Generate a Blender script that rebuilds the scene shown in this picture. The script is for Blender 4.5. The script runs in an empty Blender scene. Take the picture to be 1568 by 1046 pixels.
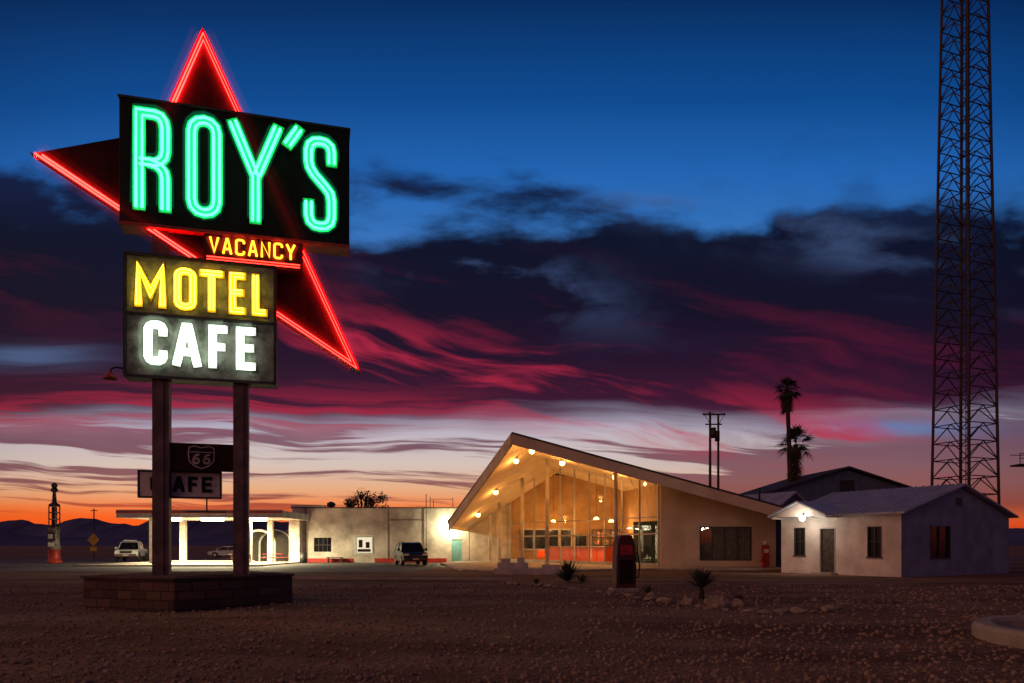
import bpy, math, random, bmesh
import numpy as np
from mathutils import Vector, Matrix, noise as mnoise
R = math.radians
random.seed(7)
scn = bpy.context.scene
scn.view_settings.view_transform = 'Standard'
scn.view_settings.look = 'None'
scn.view_settings.exposure = 0

# ------------------------------------------------------------ helpers
def lin(r, g, b):
    f = lambda c: (c/255/12.92) if c/255 <= .04045 else ((c/255+.055)/1.055)**2.4
    return (f(r), f(g), f(b), 1)

def link(o):
    scn.collection.objects.link(o); return o

def root(name, loc=(0, 0, 0), rz=0):
    o = bpy.data.objects.new(name, None)
    o.empty_display_size = .3
    o.location = loc; o.rotation_euler = (0, 0, rz)
    return link(o)

def mesh(name, v, f, mat, parent=None, smooth=False):
    me = bpy.data.meshes.new(name)
    me.from_pydata([tuple(p) for p in v], [], f)
    me.update()
    o = bpy.data.objects.new(name, me)
    if mat: me.materials.append(mat)
    if smooth: me.polygons.foreach_set('use_smooth', [True]*len(me.polygons))
    link(o)
    if parent: o.parent = parent
    return o

def bevel(o, w=.02, seg=2):
    m = o.modifiers.new('bevel', 'BEVEL'); m.width = w; m.segments = seg; m.limit_method = 'ANGLE'
    return o

BF = [(0, 3, 2, 1), (4, 5, 6, 7), (0, 1, 5, 4), (1, 2, 6, 5), (2, 3, 7, 6), (3, 0, 4, 7)]
def boxes(name, lst, mat, parent=None):
    V = []; F = []
    for (x0, x1, y0, y1, z0, z1) in lst:
        n = len(V)
        V += [(x0, y0, z0), (x1, y0, z0), (x1, y1, z0), (x0, y1, z0), (x0, y0, z1), (x1, y0, z1), (x1, y1, z1), (x0, y1, z1)]
        F += [tuple(i+n for i in f) for f in BF]
    return mesh(name, V, F, mat, parent)
def box(name, x0, x1, y0, y1, z0, z1, mat, parent=None, bv=0):
    o = boxes(name, [(x0, x1, y0, y1, z0, z1)], mat, parent)
    if bv: bevel(o, bv)
    return o

def prism(name, poly, axis, a, b, mat, parent=None, bv=0):
    def P(p, t):
        return {'x': (t, p[0], p[1]), 'y': (p[0], t, p[1]), 'z': (p[0], p[1], t)}[axis]
    n = len(poly)
    v = [P(p, a) for p in poly]+[P(p, b) for p in poly]
    f = [tuple(range(n))[::-1], tuple(range(n, 2*n))]+[(i, (i+1) % n, n+(i+1) % n, n+i) for i in range(n)]
    o = mesh(name, v, f, mat, parent)
    bm = bmesh.new(); bm.from_mesh(o.data); bmesh.ops.recalc_face_normals(bm, faces=bm.faces); bm.to_mesh(o.data); bm.free()
    if bv: bevel(o, bv)
    return o

def plank(name, p0, p1, h, t, mat, parent=None):
    p0 = Vector(p0); p1 = Vector(p1)
    d = Vector((p1.x-p0.x, p1.y-p0.y, 0)).normalized(); n = Vector((-d.y, d.x, 0))*t/2
    H = Vector((0, 0, h))
    v = [p0-n-H, p1-n-H, p1+n-H, p0+n-H, p0-n, p1-n, p1+n, p0+n]
    return mesh(name, v, BF, mat, parent)

def curve(name, lines, r, mat, parent=None, res=3, closed=None):
    cu = bpy.data.curves.new(name, 'CURVE'); cu.dimensions = '3D'
    cu.bevel_depth = r; cu.bevel_resolution = res; cu.use_fill_caps = True
    for i, l in enumerate(lines):
        s = cu.splines.new('POLY'); s.points.add(len(l)-1)
        for p, q in zip(s.points, l): p.co = (q[0], q[1], q[2], 1)
        if closed and closed[i]: s.use_cyclic_u = True
    cu.materials.append(mat)
    o = link(bpy.data.objects.new(name, cu))
    if parent: o.parent = parent
    return o

def frustum(name, loc, r0, r1, h, mat, parent=None, n=20, prof=None):
    prof = prof or [(r0, 0), (r1, h)]
    v = []; f = []
    for (r, z) in prof:
        for i in range(n):
            a = 2*math.pi*i/n
            v.append((loc[0]+r*math.cos(a), loc[1]+r*math.sin(a), loc[2]+z))
    for k in range(len(prof)-1):
        for i in range(n):
            f.append((k*n+i, k*n+(i+1) % n, (k+1)*n+(i+1) % n, (k+1)*n+i))
    f.append(tuple(range(n))[::-1]); f.append(tuple((len(prof)-1)*n+i for i in range(n)))
    o = mesh(name, v, f, mat, parent)
    for p in o.data.polygons: p.use_smooth = len(p.vertices) == 4
    return o

def ball(name, loc, r, mat, parent=None, sub=2):
    bm = bmesh.new(); bmesh.ops.create_icosphere(bm, subdivisions=sub, radius=1)
    for v in bm.verts: v.co = Vector((v.co.x*r+loc[0], v.co.y*r+loc[1], v.co.z*r+loc[2]))
    me = bpy.data.meshes.new(name); bm.to_mesh(me); bm.free()
    me.materials.append(mat); me.polygons.foreach_set('use_smooth', [True]*len(me.polygons))
    o = link(bpy.data.objects.new(name, me))
    if parent: o.parent = parent
    return o

def mat(name, c1, c2=None, rough=.8, scale=3, bump=0, bscale=40, metal=0, spec=.5, detail=4, contrast=(.35, .65), big=0):
    m = bpy.data.materials.new(name); m.use_nodes = True
    nt = m.node_tree; b = nt.nodes['Principled BSDF']
    b.inputs['Roughness'].default_value = rough; b.inputs['Metallic'].default_value = metal
    b.inputs['Specular IOR Level'].default_value = spec
    tc = nt.nodes.new('ShaderNodeTexCoord')
    c1 = tuple(c1[:3])+(1,)
    if c2 is None: c2 = tuple(x*.72 for x in c1[:3])
    c2 = tuple(c2[:3])+(1,)
    n = nt.nodes.new('ShaderNodeTexNoise'); n.inputs['Scale'].default_value = scale; n.inputs['Detail'].default_value = detail
    n.inputs['Roughness'].default_value = .62
    nt.links.new(tc.outputs['Object'], n.inputs['Vector'])
    cr = nt.nodes.new('ShaderNodeValToRGB'); cr.color_ramp.elements[0].position = contrast[0]; cr.color_ramp.elements[1].position = contrast[1]
    cr.color_ramp.elements[0].color = c2; cr.color_ramp.elements[1].color = c1
    nt.links.new(n.outputs['Fac'], cr.inputs['Fac'])
    col = cr.outputs['Color']
    if big:
        n3 = nt.nodes.new('ShaderNodeTexNoise'); n3.inputs['Scale'].default_value = big; n3.inputs['Detail'].default_value = 4
        mp = nt.nodes.new('ShaderNodeMapping'); mp.inputs['Scale'].default_value = (.5, 1.6, 1); mp.inputs['Rotation'].default_value = (0, 0, .15)
        nt.links.new(tc.outputs['Object'], mp.inputs[0]); nt.links.new(mp.outputs[0], n3.inputs['Vector'])
        c3 = nt.nodes.new('ShaderNodeValToRGB'); c3.color_ramp.elements[0].position = .38; c3.color_ramp.elements[1].position = .62
        c3.color_ramp.elements[0].color = (.5, .46, .44, 1); c3.color_ramp.elements[1].color = (1, 1, 1, 1)
        nt.links.new(n3.outputs['Fac'], c3.inputs[0])
        mx = nt.nodes.new('ShaderNodeMixRGB'); mx.blend_type = 'MULTIPLY'; mx.inputs[0].default_value = 1
        nt.links.new(col, mx.inputs[1]); nt.links.new(c3.outputs[0], mx.inputs[2]); col = mx.outputs[0]
    nt.links.new(col, b.inputs['Base Color'])
    if bump:
        n2 = nt.nodes.new('ShaderNodeTexNoise'); n2.inputs['Scale'].default_value = bscale; n2.inputs['Detail'].default_value = 4
        nt.links.new(tc.outputs['Object'], n2.inputs['Vector'])
        bp = nt.nodes.new('ShaderNodeBump'); bp.inputs['Strength'].default_value = bump; bp.inputs['Distance'].default_value = .03
        nt.links.new(n2.outputs['Fac'], bp.inputs['Height']); nt.links.new(bp.outputs['Normal'], b.inputs['Normal'])
    return m

def emit(name, col, s):
    m = bpy.data.materials.new(name); m.use_nodes = True
    nt = m.node_tree; nt.nodes.clear()
    e = nt.nodes.new('ShaderNodeEmission'); e.inputs[0].default_value = tuple(col[:3])+(1,); e.inputs[1].default_value = s
    o = nt.nodes.new('ShaderNodeOutputMaterial'); nt.links.new(e.outputs[0], o.inputs[0])
    return m

def halo_volume(name, col, s):  # emission-only volume, an added halo that imitates bloom around tubes
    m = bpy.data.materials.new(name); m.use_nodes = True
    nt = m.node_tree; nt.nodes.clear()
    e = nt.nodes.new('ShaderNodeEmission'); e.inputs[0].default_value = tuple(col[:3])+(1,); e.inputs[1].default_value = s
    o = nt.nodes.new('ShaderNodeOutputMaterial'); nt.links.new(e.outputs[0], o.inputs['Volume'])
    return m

def glass(name, tint=(.95, .97, .96), refl=.05, rough=.02):
    m = bpy.data.materials.new(name); m.use_nodes = True
    nt = m.node_tree; nt.nodes.clear()
    t = nt.nodes.new('ShaderNodeBsdfTransparent'); t.inputs[0].default_value = tint+(1,)
    g = nt.nodes.new('ShaderNodeBsdfGlossy'); g.inputs['Roughness'].default_value = rough
    mx = nt.nodes.new('ShaderNodeMixShader'); mx.inputs[0].default_value = refl
    o = nt.nodes.new('ShaderNodeOutputMaterial')
    nt.links.new(t.outputs[0], mx.inputs[1]); nt.links.new(g.outputs[0], mx.inputs[2]); nt.links.new(mx.outputs[0], o.inputs[0])
    return m

def point(name, loc, w, col, r=.1, parent=None):
    l = bpy.data.lights.new(name, 'POINT'); l.energy = w; l.color = col; l.shadow_soft_size = r
    o = link(bpy.data.objects.new(name, l)); o.location = loc
    if parent: o.parent = parent
    return o

def area(name, loc, sx, sy, w, col, parent=None):
    l = bpy.data.lights.new(name, 'AREA'); l.shape = 'RECTANGLE'; l.size = sx; l.size_y = sy; l.energy = w; l.color = col
    o = link(bpy.data.objects.new(name, l)); o.location = loc
    if parent: o.parent = parent
    return o

# ------------------------------------------------------------ camera
cam = bpy.data.cameras.new('camera'); co = link(bpy.data.objects.new('camera', cam))
co.location = (0, 0, 1.6); co.rotation_euler = (R(90), 0, 0)
cam.sensor_width = 36; cam.lens = 25.26; cam.shift_y = .199
cam.clip_start = .1; cam.clip_end = 20000
scn.camera = co

# ------------------------------------------------------------ sky (world)
W = bpy.data.worlds.new('World'); scn.world = W; W.use_nodes = True
try:
    W.cycles.sampling_method = 'MANUAL'; W.cycles.sample_map_resolution = 256
except Exception: pass
nt = W.node_tree; nt.nodes.clear()
class E:
    def __init__(s, k): s.k = k
    def _op(op, a, b=None, c=None):
        n = nt.nodes.new('ShaderNodeMath'); n.operation = op
        for i, q in enumerate((a, b, c)):
            if q is None: continue
            if isinstance(q, E): nt.links.new(q.k, n.inputs[i])
            else: n.inputs[i].default_value = q
        return E(n.outputs[0])
    def __add__(a, b): return E._op('ADD', a, b)
    __radd__ = __add__
    def __sub__(a, b): return E._op('SUBTRACT', a, b)
    def __rsub__(a, b): return E._op('SUBTRACT', b, a)
    def __mul__(a, b): return E._op('MULTIPLY', a, b)
    __rmul__ = __mul__
    def __truediv__(a, b): return E._op('DIVIDE', a, b)
def sm(x, a, b):
    n = nt.nodes.new('ShaderNodeMapRange'); n.interpolation_type = 'SMOOTHSTEP'
    nt.links.new(x.k, n.inputs['Value'])
    n.inputs['From Min'].default_value = a; n.inputs['From Max'].default_value = b
    return E(n.outputs['Result'])
def sm2(x, a, b):
    return sm(x, a, b) if a < b else 1-sm(x, b, a)
def gauss(x, c, w):
    d = (x-c)*(1/w); return E._op('EXPONENT', d*d*-1.0)
def vec(x, y, z=0):
    n = nt.nodes.new('ShaderNodeCombineXYZ')
    for i, q in enumerate((x, y, z)):
        if isinstance(q, E): nt.links.new(q.k, n.inputs[i])
        else: n.inputs[i].default_value = q
    return n.outputs[0]
def nz(v, detail=6, rough=.55, dist=0):
    n = nt.nodes.new('ShaderNodeTexNoise'); nt.links.new(v, n.inputs['Vector'])
    n.inputs['Scale'].default_value = 1; n.inputs['Detail'].default_value = detail
    n.inputs['Roughness'].default_value = rough; n.inputs['Distortion'].default_value = dist
    return E(n.outputs['Fac'])
def ramp(x, stops):
    n = nt.nodes.new('ShaderNodeValToRGB'); nt.links.new(x.k, n.inputs[0])
    el = n.color_ramp.elements
    el[0].position = stops[0][0]; el[0].color = lin(*stops[0][1])
    el[1].position = stops[-1][0]; el[1].color = lin(*stops[-1][1])
    for p, c in stops[1:-1]:
        e = el.new(p); e.color = lin(*c)
    return n.outputs[0]
def mixc(f, a, b, mode='MIX'):
    n = nt.nodes.new('ShaderNodeMixRGB'); n.blend_type = mode
    if isinstance(f, E): nt.links.new(f.k, n.inputs[0])
    else: n.inputs[0].default_value = f
    for i, q in ((1, a), (2, b)):
        if isinstance(q, tuple): n.inputs[i].default_value = q
        else: nt.links.new(q, n.inputs[i])
    return n.outputs[0]
tc = nt.nodes.new('ShaderNodeTexCoord')
sp = nt.nodes.new('ShaderNodeSeparateXYZ'); nt.links.new(tc.outputs['Generated'], sp.inputs[0])
X, Y, Z = (E(sp.outputs[i]) for i in range(3))
hyp = E._op('SQRT', X*X+Y*Y+1e-5)
yn = E._op('MAXIMUM', Y/hyp, .5)
u = X/hyp/yn              # cloud rows run parallel to the western horizon
v = Z/hyp/yn
n1 = nz(vec(u*2.0, v*6, 3.1), 3, .55)
n2 = nz(vec(u*4.2+n1*.7, v*9+n1*.6, 7.7), 6, .56)
n3 = nz(vec(u*2.2, v*50+u*2+n1*4, 1.3), 5, .58)
n4 = nz(vec(u*2.6, (v+u*.2)*19+n1*2.4, 5.2), 5, .58, .2)
n5 = nz(vec(u*1.3, v*20+n1*2, 9.2), 2, .5)
clear = ramp(v+(n5-.5)*.02, [(0, (60, 20, 35)), (.012, (150, 40, 35)), (.030, (238, 84, 34)), (.052, (240, 134, 74)), (.078, (230, 172, 130)),
                  (.112, (212, 192, 182)), (.17, (182, 178, 198)), (.24, (120, 132, 184)), (.36, (74, 120, 188)), (.44, (50, 112, 186)), (.52, (32, 98, 176)),
                  (.62, (12, 74, 144)), (.76, (5, 45, 98)), (1, (5, 24, 56))])
cloud = ramp(v, [(0, (45, 15, 25)), (.04, (125, 45, 45)), (.09, (120, 62, 76)), (.15, (96, 48, 76)), (.2, (58, 18, 46)), (.26, (34, 12, 40)),
                 (.33, (17, 12, 36)), (.43, (9, 15, 40)), (.55, (14, 34, 76)), (1, (6, 16, 38))])
top = .468+.06*sm2(u, -.35, -.6)+.035*gauss(u, .0, .16)
edge = top+(n2-.5)*.30+(n1-.5)*.10-v
deck = sm(edge, -.02, .045)
low = sm(v+(n1-.5)*.12+(n3-.5)*.05, .145, .205)
deckm = deck*low
veil = sm(n2+(n1-.5)*.5, .40, .75)*sm(u, .1, .4)*sm2(v, .64, .5)*.7
rightcov = sm(u, .1, .5)
stripe = sm(n3+(n5-.5)*.5+rightcov*.20+(v-.1)*.3, .47, .57)*sm(v, .02, .06)*sm2(v, .34, .22)*.88
m_all = E._op('MAXIMUM', E._op('MAXIMUM', deckm, veil), E._op('MULTIPLY', stripe, 1-deckm*.5))
base = mixc(m_all, clear, cloud)
w1 = sm(n2, .50, .64)*gauss(v+u*.3, .375, .045)*gauss(u, -.06, .18)*.65
w1 = w1+sm(n2+(n5-.5)*.5, .46, .68)*gauss(v+u*.235, .535, .04)*sm(u, .02, .2)*.5
base = mixc(w1, base, lin(78, 102, 152))
w2 = gauss(v+(n3-.5)*.05, .262, .015)*gauss(u, -.68, .1)*.5+gauss(v+(n3-.5)*.03, .163, .010)*gauss(u, .53, .12)*.85
base = mixc(w2, base, lin(95, 125, 175))
# crimson underlit streaks
mg = sm(n4, .47, .62)*gauss(v+u*.2, .225, .048)*sm(v, .07, .15)*sm(u, -.40, -.2)*sm2(u, .80, .5)*.92
mg2 = sm(n4, .48, .7)*gauss(v+u*.1, .31, .07)*.14
mg3 = sm(n3, .42, .56)*gauss(v+(n1-.5)*.06, .190, .028)*sm2(u, .05, -.25)*.65
base = mixc(E._op('MINIMUM', mg+mg2+mg3, .95), base, lin(180, 36, 68))
gl = (gauss(u, -.62, .42)*.8+.22)*gauss(v, .03, .024)
base = mixc(gl*.8, base, lin(250, 92, 28))
dark = 1-.28*sm(E._op('ABSOLUTE', u), .5, .95)-.12*sm(v, .6, .95)
bw = nt.nodes.new('ShaderNodeCombineColor')
for i in range(3): nt.links.new(dark.k, bw.inputs[i])
base = mixc(1.0, base, bw.outputs[0], 'MULTIPLY')
# eastern half: added fill glow for ground and facades, unseen behind camera, strongest south-east
east_fill = sm(X*-.86+Y*-.5, .15, .85)
base = mixc(east_fill*.95, base, lin(190, 130, 110))
base = mixc(sm2(Z, 0, -.02), base, lin(16, 12, 14))
sky = nt.nodes.new('ShaderNodeTexSky'); sky.sky_type = 'NISHITA'; sky.sun_disc = False
sky.sun_elevation = R(0); sky.sun_rotation = R(-32)
bg = nt.nodes.new('ShaderNodeBackground'); nt.links.new(base, bg.inputs[0]); bg.inputs[1].default_value = 1
bg2 = nt.nodes.new('ShaderNodeBackground'); nt.links.new(sky.outputs[0], bg2.inputs[0]); bg2.inputs[1].default_value = .004
ad = nt.nodes.new('ShaderNodeAddShader'); out = nt.nodes.new('ShaderNodeOutputWorld')
nt.links.new(bg.outputs[0], ad.inputs[0]); nt.links.new(bg2.outputs[0], ad.inputs[1]); nt.links.new(ad.outputs[0], out.inputs[0])

# ------------------------------------------------------------ materials
M_gravel = mat('gravel_dirt', (.40, .25, .19), (.12, .07, .055), .95, 16, 1.0, 45, detail=9, contrast=(.36, .64), big=.25, spec=.1)
M_stone = mat('gravel_stone', (.42, .29, .23), (.16, .10, .08), .9, 6, spec=.2)
M_asph = mat('asphalt', (.10, .092, .088), (.055, .05, .05), .75, 1.3, .5, 60)
M_conc = mat('concrete', (.42, .36, .31), (.26, .22, .19), .85, 1.5, .4, 30)
M_cream = mat('cream_stucco', (.74, .59, .42), (.60, .47, .32), .85, .8, .3, 30)
M_white = mat('white_stucco', (.68, .62, .54), (.34, .29, .25), .85, .7, .5, 18, detail=8)
M_housew = mat('house_stucco', (.76, .65, .62), (.50, .42, .40), .85, .9, .5, 16, detail=8)
M_dark = mat('dark_metal', (.03, .03, .032), (.015, .015, .016), .5, 4)
M_black = mat('black_enamel', (.010, .010, .011), (.005, .005, .006), .5, 2.5, .15, 8, spec=.2)
M_maroon = mat('maroon_enamel', (.035, .006, .007), (.014, .003, .004), .6, 2.5, .15, 8, spec=.15)
M_redp = mat('red_paint', (.5, .03, .02), (.25, .015, .01), .5, 5)
M_post = mat('post_paint', (.20, .11, .11), (.08, .045, .05), .6, 2, .3, 20)
M_weath = mat('weathered_panel', (.34, .36, .30), (.07, .08, .06), .6, 2.2, .3, 12, detail=8)
M_grey = mat('grey_panel', (.62, .54, .52), (.36, .30, .29), .6, 2.4)
M_roof = mat('metal_roof', (.40, .41, .5), (.27, .28, .36), .45, 1.2, .1, 12)
M_roofd = mat('dark_roofing', (.05, .05, .065), (.03, .03, .04), .8, 2)
M_wood = mat('weathered_wood', (.09, .065, .05), (.04, .03, .025), .9, 6, .4, 40)
M_steel = mat('tower_steel', (.05, .03, .03), (.03, .018, .018), .6, 3)
M_trim = mat('painted_trim', (.45, .42, .4), (.35, .32, .3), .6, 4)
M_frame = mat('window_frame', (.05, .045, .04), None, .5, 4)
M_glassd = mat('dark_window', (.012, .014, .018), (.006, .006, .01), .15, 3, spec=.35)
M_glass = glass('clear_glass')
M_orange = mat('orange_counter', (.9, .14, .03), (.75, .1, .02), .4, 2)
M_curtain = mat('curtain', (.05, .11, .08), (.03, .06, .04), .9, 5)
M_curtg = mat('grey_curtain', (.22, .2, .17), (.10, .09, .08), .9, 5)
M_teal = mat('teal_door', (.18, .42, .42), None, .5, 3)
M_tile = mat('floor_tile', (.3, .22, .16), (.2, .14, .1), .35, 2)
M_inwall = mat('interior_wall', (.42, .24, .10), (.28, .15, .06), .8, 1)
M_bark = mat('palm_bark', (.07, .05, .04), (.03, .02, .018), .95, 8, .5, 30)
M_leaf = mat('leaf', (.06, .075, .035), (.03, .04, .018), .7, 4)
M_dead = mat('dead_frond', (.10, .07, .04), (.05, .035, .02), .9, 4)
M_rubber = mat('rubber', (.02, .02, .02), None, .85, 6)
M_carw = mat('white_car_paint', (.7, .7, .7), (.62, .62, .62), .25, 1)
M_carb = mat('black_car_paint', (.015, .015, .017), (.01, .01, .012), .2, 1)
M_chrome = mat('chrome', (.6, .6, .6), (.5, .5, .5), .2, 3, metal=1)
M_rock = mat('rock', (.44, .32, .26), (.16, .11, .09), .95, 4, .8, 14)
M_yel = mat('yellow_sign_paint', (.6, .35, .03), None, .5, 3)
M_mount = mat('hazed_mountain_rock', (.12, .13, .26), (.08, .09, .19), 1, .002, spec=0)  # blue distance haze put into the rock's base colour
M_green_ch = mat('green_channel', (.04, .5, .27), (.02, .38, .2), .5, 4)
M_yel_ch = mat('yellow_channel', (.75, .52, .03), (.55, .38, .02), .5, 4)
M_wht_ch = mat('white_channel', (.75, .8, .74), (.6, .65, .6), .5, 4)
N_green = emit('neon_green', (.05, 1, .26), 6.5)
N_red = emit('neon_red', (1, .008, .006), 42)
N_yel = emit('neon_yellow', (1, .72, .04), 8)
N_amber = emit('neon_amber', (1, .40, .02), 4)
N_white = emit('neon_white', (.86, 1, .82), 9)
L_warm = emit('lamp_warm', (1, .55, .14), 14)
L_white = emit('lamp_white', (1, .97, .8), 26)
L_can = emit('canopy_tube', (1, .93, .65), 16)
L_pane = emit('lit_poster_panel', (1, .85, .6), .9)

M_brick = bpy.data.materials.new('planter_stone'); M_brick.use_nodes = True
_n = M_brick.node_tree; _b = _n.nodes['Principled BSDF']; _b.inputs['Roughness'].default_value = .9
_t = _n.nodes.new('ShaderNodeTexCoord'); _m = _n.nodes.new('ShaderNodeMapping'); _m.inputs['Rotation'].default_value = (R(90), 0, 0)
_k = _n.nodes.new('ShaderNodeTexBrick'); _k.inputs['Scale'].default_value = 1.1
_k.inputs['Color1'].default_value = (.15, .08, .06, 1); _k.inputs['Color2'].default_value = (.06, .035, .03, 1); _k.inputs['Mortar'].default_value = (.035, .025, .022, 1)
_k.inputs['Mortar Size'].default_value = .02; _k.inputs['Mortar Smooth'].default_value = .6
_n.links.new(_t.outputs['Object'], _m.inputs[0]); _n.links.new(_m.outputs[0], _k.inputs['Vector']); _n.links.new(_k.outputs['Color'], _b.inputs['Base Color'])
_bp = _n.nodes.new('ShaderNodeBump'); _bp.inputs['Strength'].default_value = .6; _bp.inputs['Distance'].default_value = .03
_n.links.new(_k.outputs['Fac'], _bp.inputs['Height']); _bp.invert = True; _n.links.new(_bp.outputs[0], _b.inputs['Normal'])

# ------------------------------------------------------------ ground
def axisvals(near, step, far):
    a = list(np.arange(-near, near+.01, step)); s = step; x = near
    while x < far: s *= 1.35; x += s; a.append(x); a.insert(0, -x)
    return a
xs = axisvals(30, .5, 9000)
ys = axisvals(36, .5, 9000)
V = []; F = []
for y in ys:
    for x in xs:
        z = 0
        if abs(x) < 30 and 2 < y < 36:
            k = min(1, (36-y)/6)
            z = (.06*mnoise.noise(Vector((x*.3, y*.3, 0)))+.035*mnoise.noise(Vector((x*1.1, y*1.1, 4))))*k-.02*k
        V.append((x, y, z))
nx = len(xs)
for j in range(len(ys)-1):
    for i in range(nx-1):
        a = j*nx+i; F.append((a, a+1, a+nx+1, a+nx))
mesh('ground', V, F, M_gravel, smooth=True)

rng = np.random.default_rng(3)
phi = (1+5**.5)/2
iv = np.array([(-1, phi, 0), (1, phi, 0), (-1, -phi, 0), (1, -phi, 0), (0, -1, phi), (0, 1, phi), (0, -1, -phi), (0, 1, -phi), (phi, 0, -1), (phi, 0, 1), (-phi, 0, -1), (-phi, 0, 1)])/1.9
fi = np.array([(0, 11, 5), (0, 5, 1), (0, 1, 7), (0, 7, 10), (0, 10, 11), (1, 5, 9), (5, 11, 4), (11, 10, 2), (10, 7, 6), (7, 1, 8), (3, 9, 4), (3, 4, 2), (3, 2, 6), (3, 6, 8), (3, 8, 9), (4, 9, 5), (2, 4, 11), (6, 2, 10), (8, 6, 7), (9, 8, 1)])
NS = 26000
yy = 7+rng.random(NS)**1.5*22; xx = (rng.random(NS)*2-1)*(yy*.78)
sz = .008+.024*rng.random(NS)**4*(1+yy/20)
sc = (iv[None]*(sz[:, None, None])*(.7+.6*rng.random((NS, 1, 3))))*(1+.3*(rng.random((NS, 12, 1))-.5))
zz = np.array([(.06*mnoise.noise(Vector((x*.3, y*.3, 0)))+.035*mnoise.noise(Vector((x*1.1, y*1.1, 4)))) -.02 for x, y in zip(xx, yy)])
P = sc+np.stack([xx, yy, zz+sz*.2], 1)[:, None, :]
VV = P.reshape(-1, 3); FF = (fi[None]+12*np.arange(NS)[:, None, None]).reshape(-1, 3)
mesh('gravel', VV.tolist(), FF.tolist(), M_stone)

# sheets
box('highway', -900, 900, 76, 86, -.2, .016, M_asph)
rd = root('road_marking')
for i in range(-12, 12):
    mesh('centre_dash_%d' % (i+12), [(i*12, 80.9, .02), (i*12+4, 80.9, .02), (i*12+4, 81.05, .02), (i*12, 81.05, .02)], [(0, 1, 2, 3)], M_yel, rd)
mesh('asphalt_lot', [(-90, 52, .004), (-6, 42, .004), (-4, 62, .004), (-3, 75.9, .004), (-90, 75.9, .004)], [(0, 1, 2, 3, 4)], M_asph)
prism('sidewalk', [(-5, 65.9), (-6, 60), (-3, 43.5), (0, 41.5), (9, 45.6), (18, 45.6), (18, 49.1), (10.2, 49.1), (-.3, 65.9)], 'z', .006, .14, M_conc, None, .02)
prism('parking_kerb', [(-16, 34.5), (0, 32.5), (0, 32.75), (-16, 34.75)], 'z', -.05, .12, M_conc, None, .02)
prism('station_apron', [(-33, 54), (-19, 54), (-19, 65.5), (-33, 66)], 'z', .006, .12, M_conc, None, .02)

# mountains
def ridge(name, y0, x0, x1, hf, seed):
    V = []; F = []; N = 260
    for i in range(N+1):
        x = x0+(x1-x0)*i/N
        h = hf(i/N)*(1+.5*mnoise.fractal(Vector((x*.0016, seed, 0)), 1, 2, 6))
        for k, (dy, kk) in enumerate(((-600, 0), (-300, .45), (0, 1), (400, 0))):
            V.append((x, y0+dy+80*mnoise.noise(Vector((x*.002, k, seed))), max(0, h*kk*(1+.3*mnoise.noise(Vector((x*.004, k*3, seed))))) if kk else -5))
    for i in range(N):
        for k in range(3):
            a = i*4+k; F.append((a, a+1, a+5, a+4))
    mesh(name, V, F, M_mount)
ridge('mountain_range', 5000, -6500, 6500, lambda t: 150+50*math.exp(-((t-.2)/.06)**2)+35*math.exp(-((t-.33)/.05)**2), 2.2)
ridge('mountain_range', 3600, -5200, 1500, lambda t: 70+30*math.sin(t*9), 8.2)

# ------------------------------------------------------------ neon sign
S = root('motel_neon_sign', (-10.01, 18.3, 0), math.atan2(.262, .965))
G = {
 'R': ([[(0, 0), (0, 1), (.6, 1), (.82, .98), (.95, .93), (1, .86), (1, .61), (.95, .54), (.8, .49), (.6, .47), (.12, .47)], [(.5, .46), (.8, .43), (.95, .38), (1, .31), (1, 0)]], [0, 0]),
 'O': ([[(.5, 1), (.75, .985), (.93, .94), (1, .87), (1, .13), (.93, .06), (.75, .015), (.5, 0), (.25, .015), (.07, .06), (0, .13), (0, .87), (.07, .94), (.25, .985)]], [1]),
 'Y': ([[(0, 1), (.5, .46), (.5, 0)], [(1, 1), (.56, .5)]], [0, 0]),
 'q': ([[(.9, 1), (.1, 0)]], [0]),
 'S': ([[(1, .78), (1, .88), (.94, .95), (.75, .99), (.5, 1), (.25, .99), (.07, .95), (0, .88), (0, .76), (.06, .68), (.25, .6), (.72, .47), (.93, .4), (1, .31), (1, .12), (.93, .05), (.75, .01), (.5, 0), (.25, .01), (.07, .05), (0, .12), (0, .25)]], [0]),
 'M': ([[(0, 0), (0, 1), (.5, .3), (1, 1), (1, 0)]], [0]),
 'T': ([[(0, 1), (1, 1)], [(.5, .94), (.5, 0)]], [0, 0]),
 'E': ([[(1, 1), (0, 1), (0, 0), (1, 0)], [(.12, .52), (.85, .52)]], [0, 0]),
 'L': ([[(0, 1), (0, 0), (1, 0)]], [0]),
 'F': ([[(1, 1), (0, 1), (0, 0)], [(.12, .5), (.8, .5)]], [0, 0]),
 'A': ([[(0, 0), (.42, 1), (.58, 1), (1, 0)], [(.2, .3), (.8, .3)]], [0, 0]),
 'C': ([[(1, .80), (1, .88), (.9, .96), (.7, 1), (.3, 1), (.1, .96), (0, .88), (0, .12), (.1, .04), (.3, 0), (.7, 0), (.9, .04), (1, .12), (1, .20)]], [0]),
 'V': ([[(0, 1), (.5, 0), (1, 1)]], [0]),
 'N': ([[(0, 0), (0, 1), (1, 0), (1, 1)]], [0]),
 '6': ([[(.9, 1), (.4, .9), (.1, .6), (0, .3), (.15, .06), (.5, 0), (.85, .08), (1, .3), (.85, .52), (.5, .58), (.15, .5)]], [0]),
}
def place(ch, x0, x1, z0, z1, half):
    ls, cl = G[ch]
    return [([(x0+half+p[0]*(x1-x0-2*half), z0+half+p[1]*(z1-z0-2*half)) for p in l], c) for l, c in zip(ls, cl)]
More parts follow.
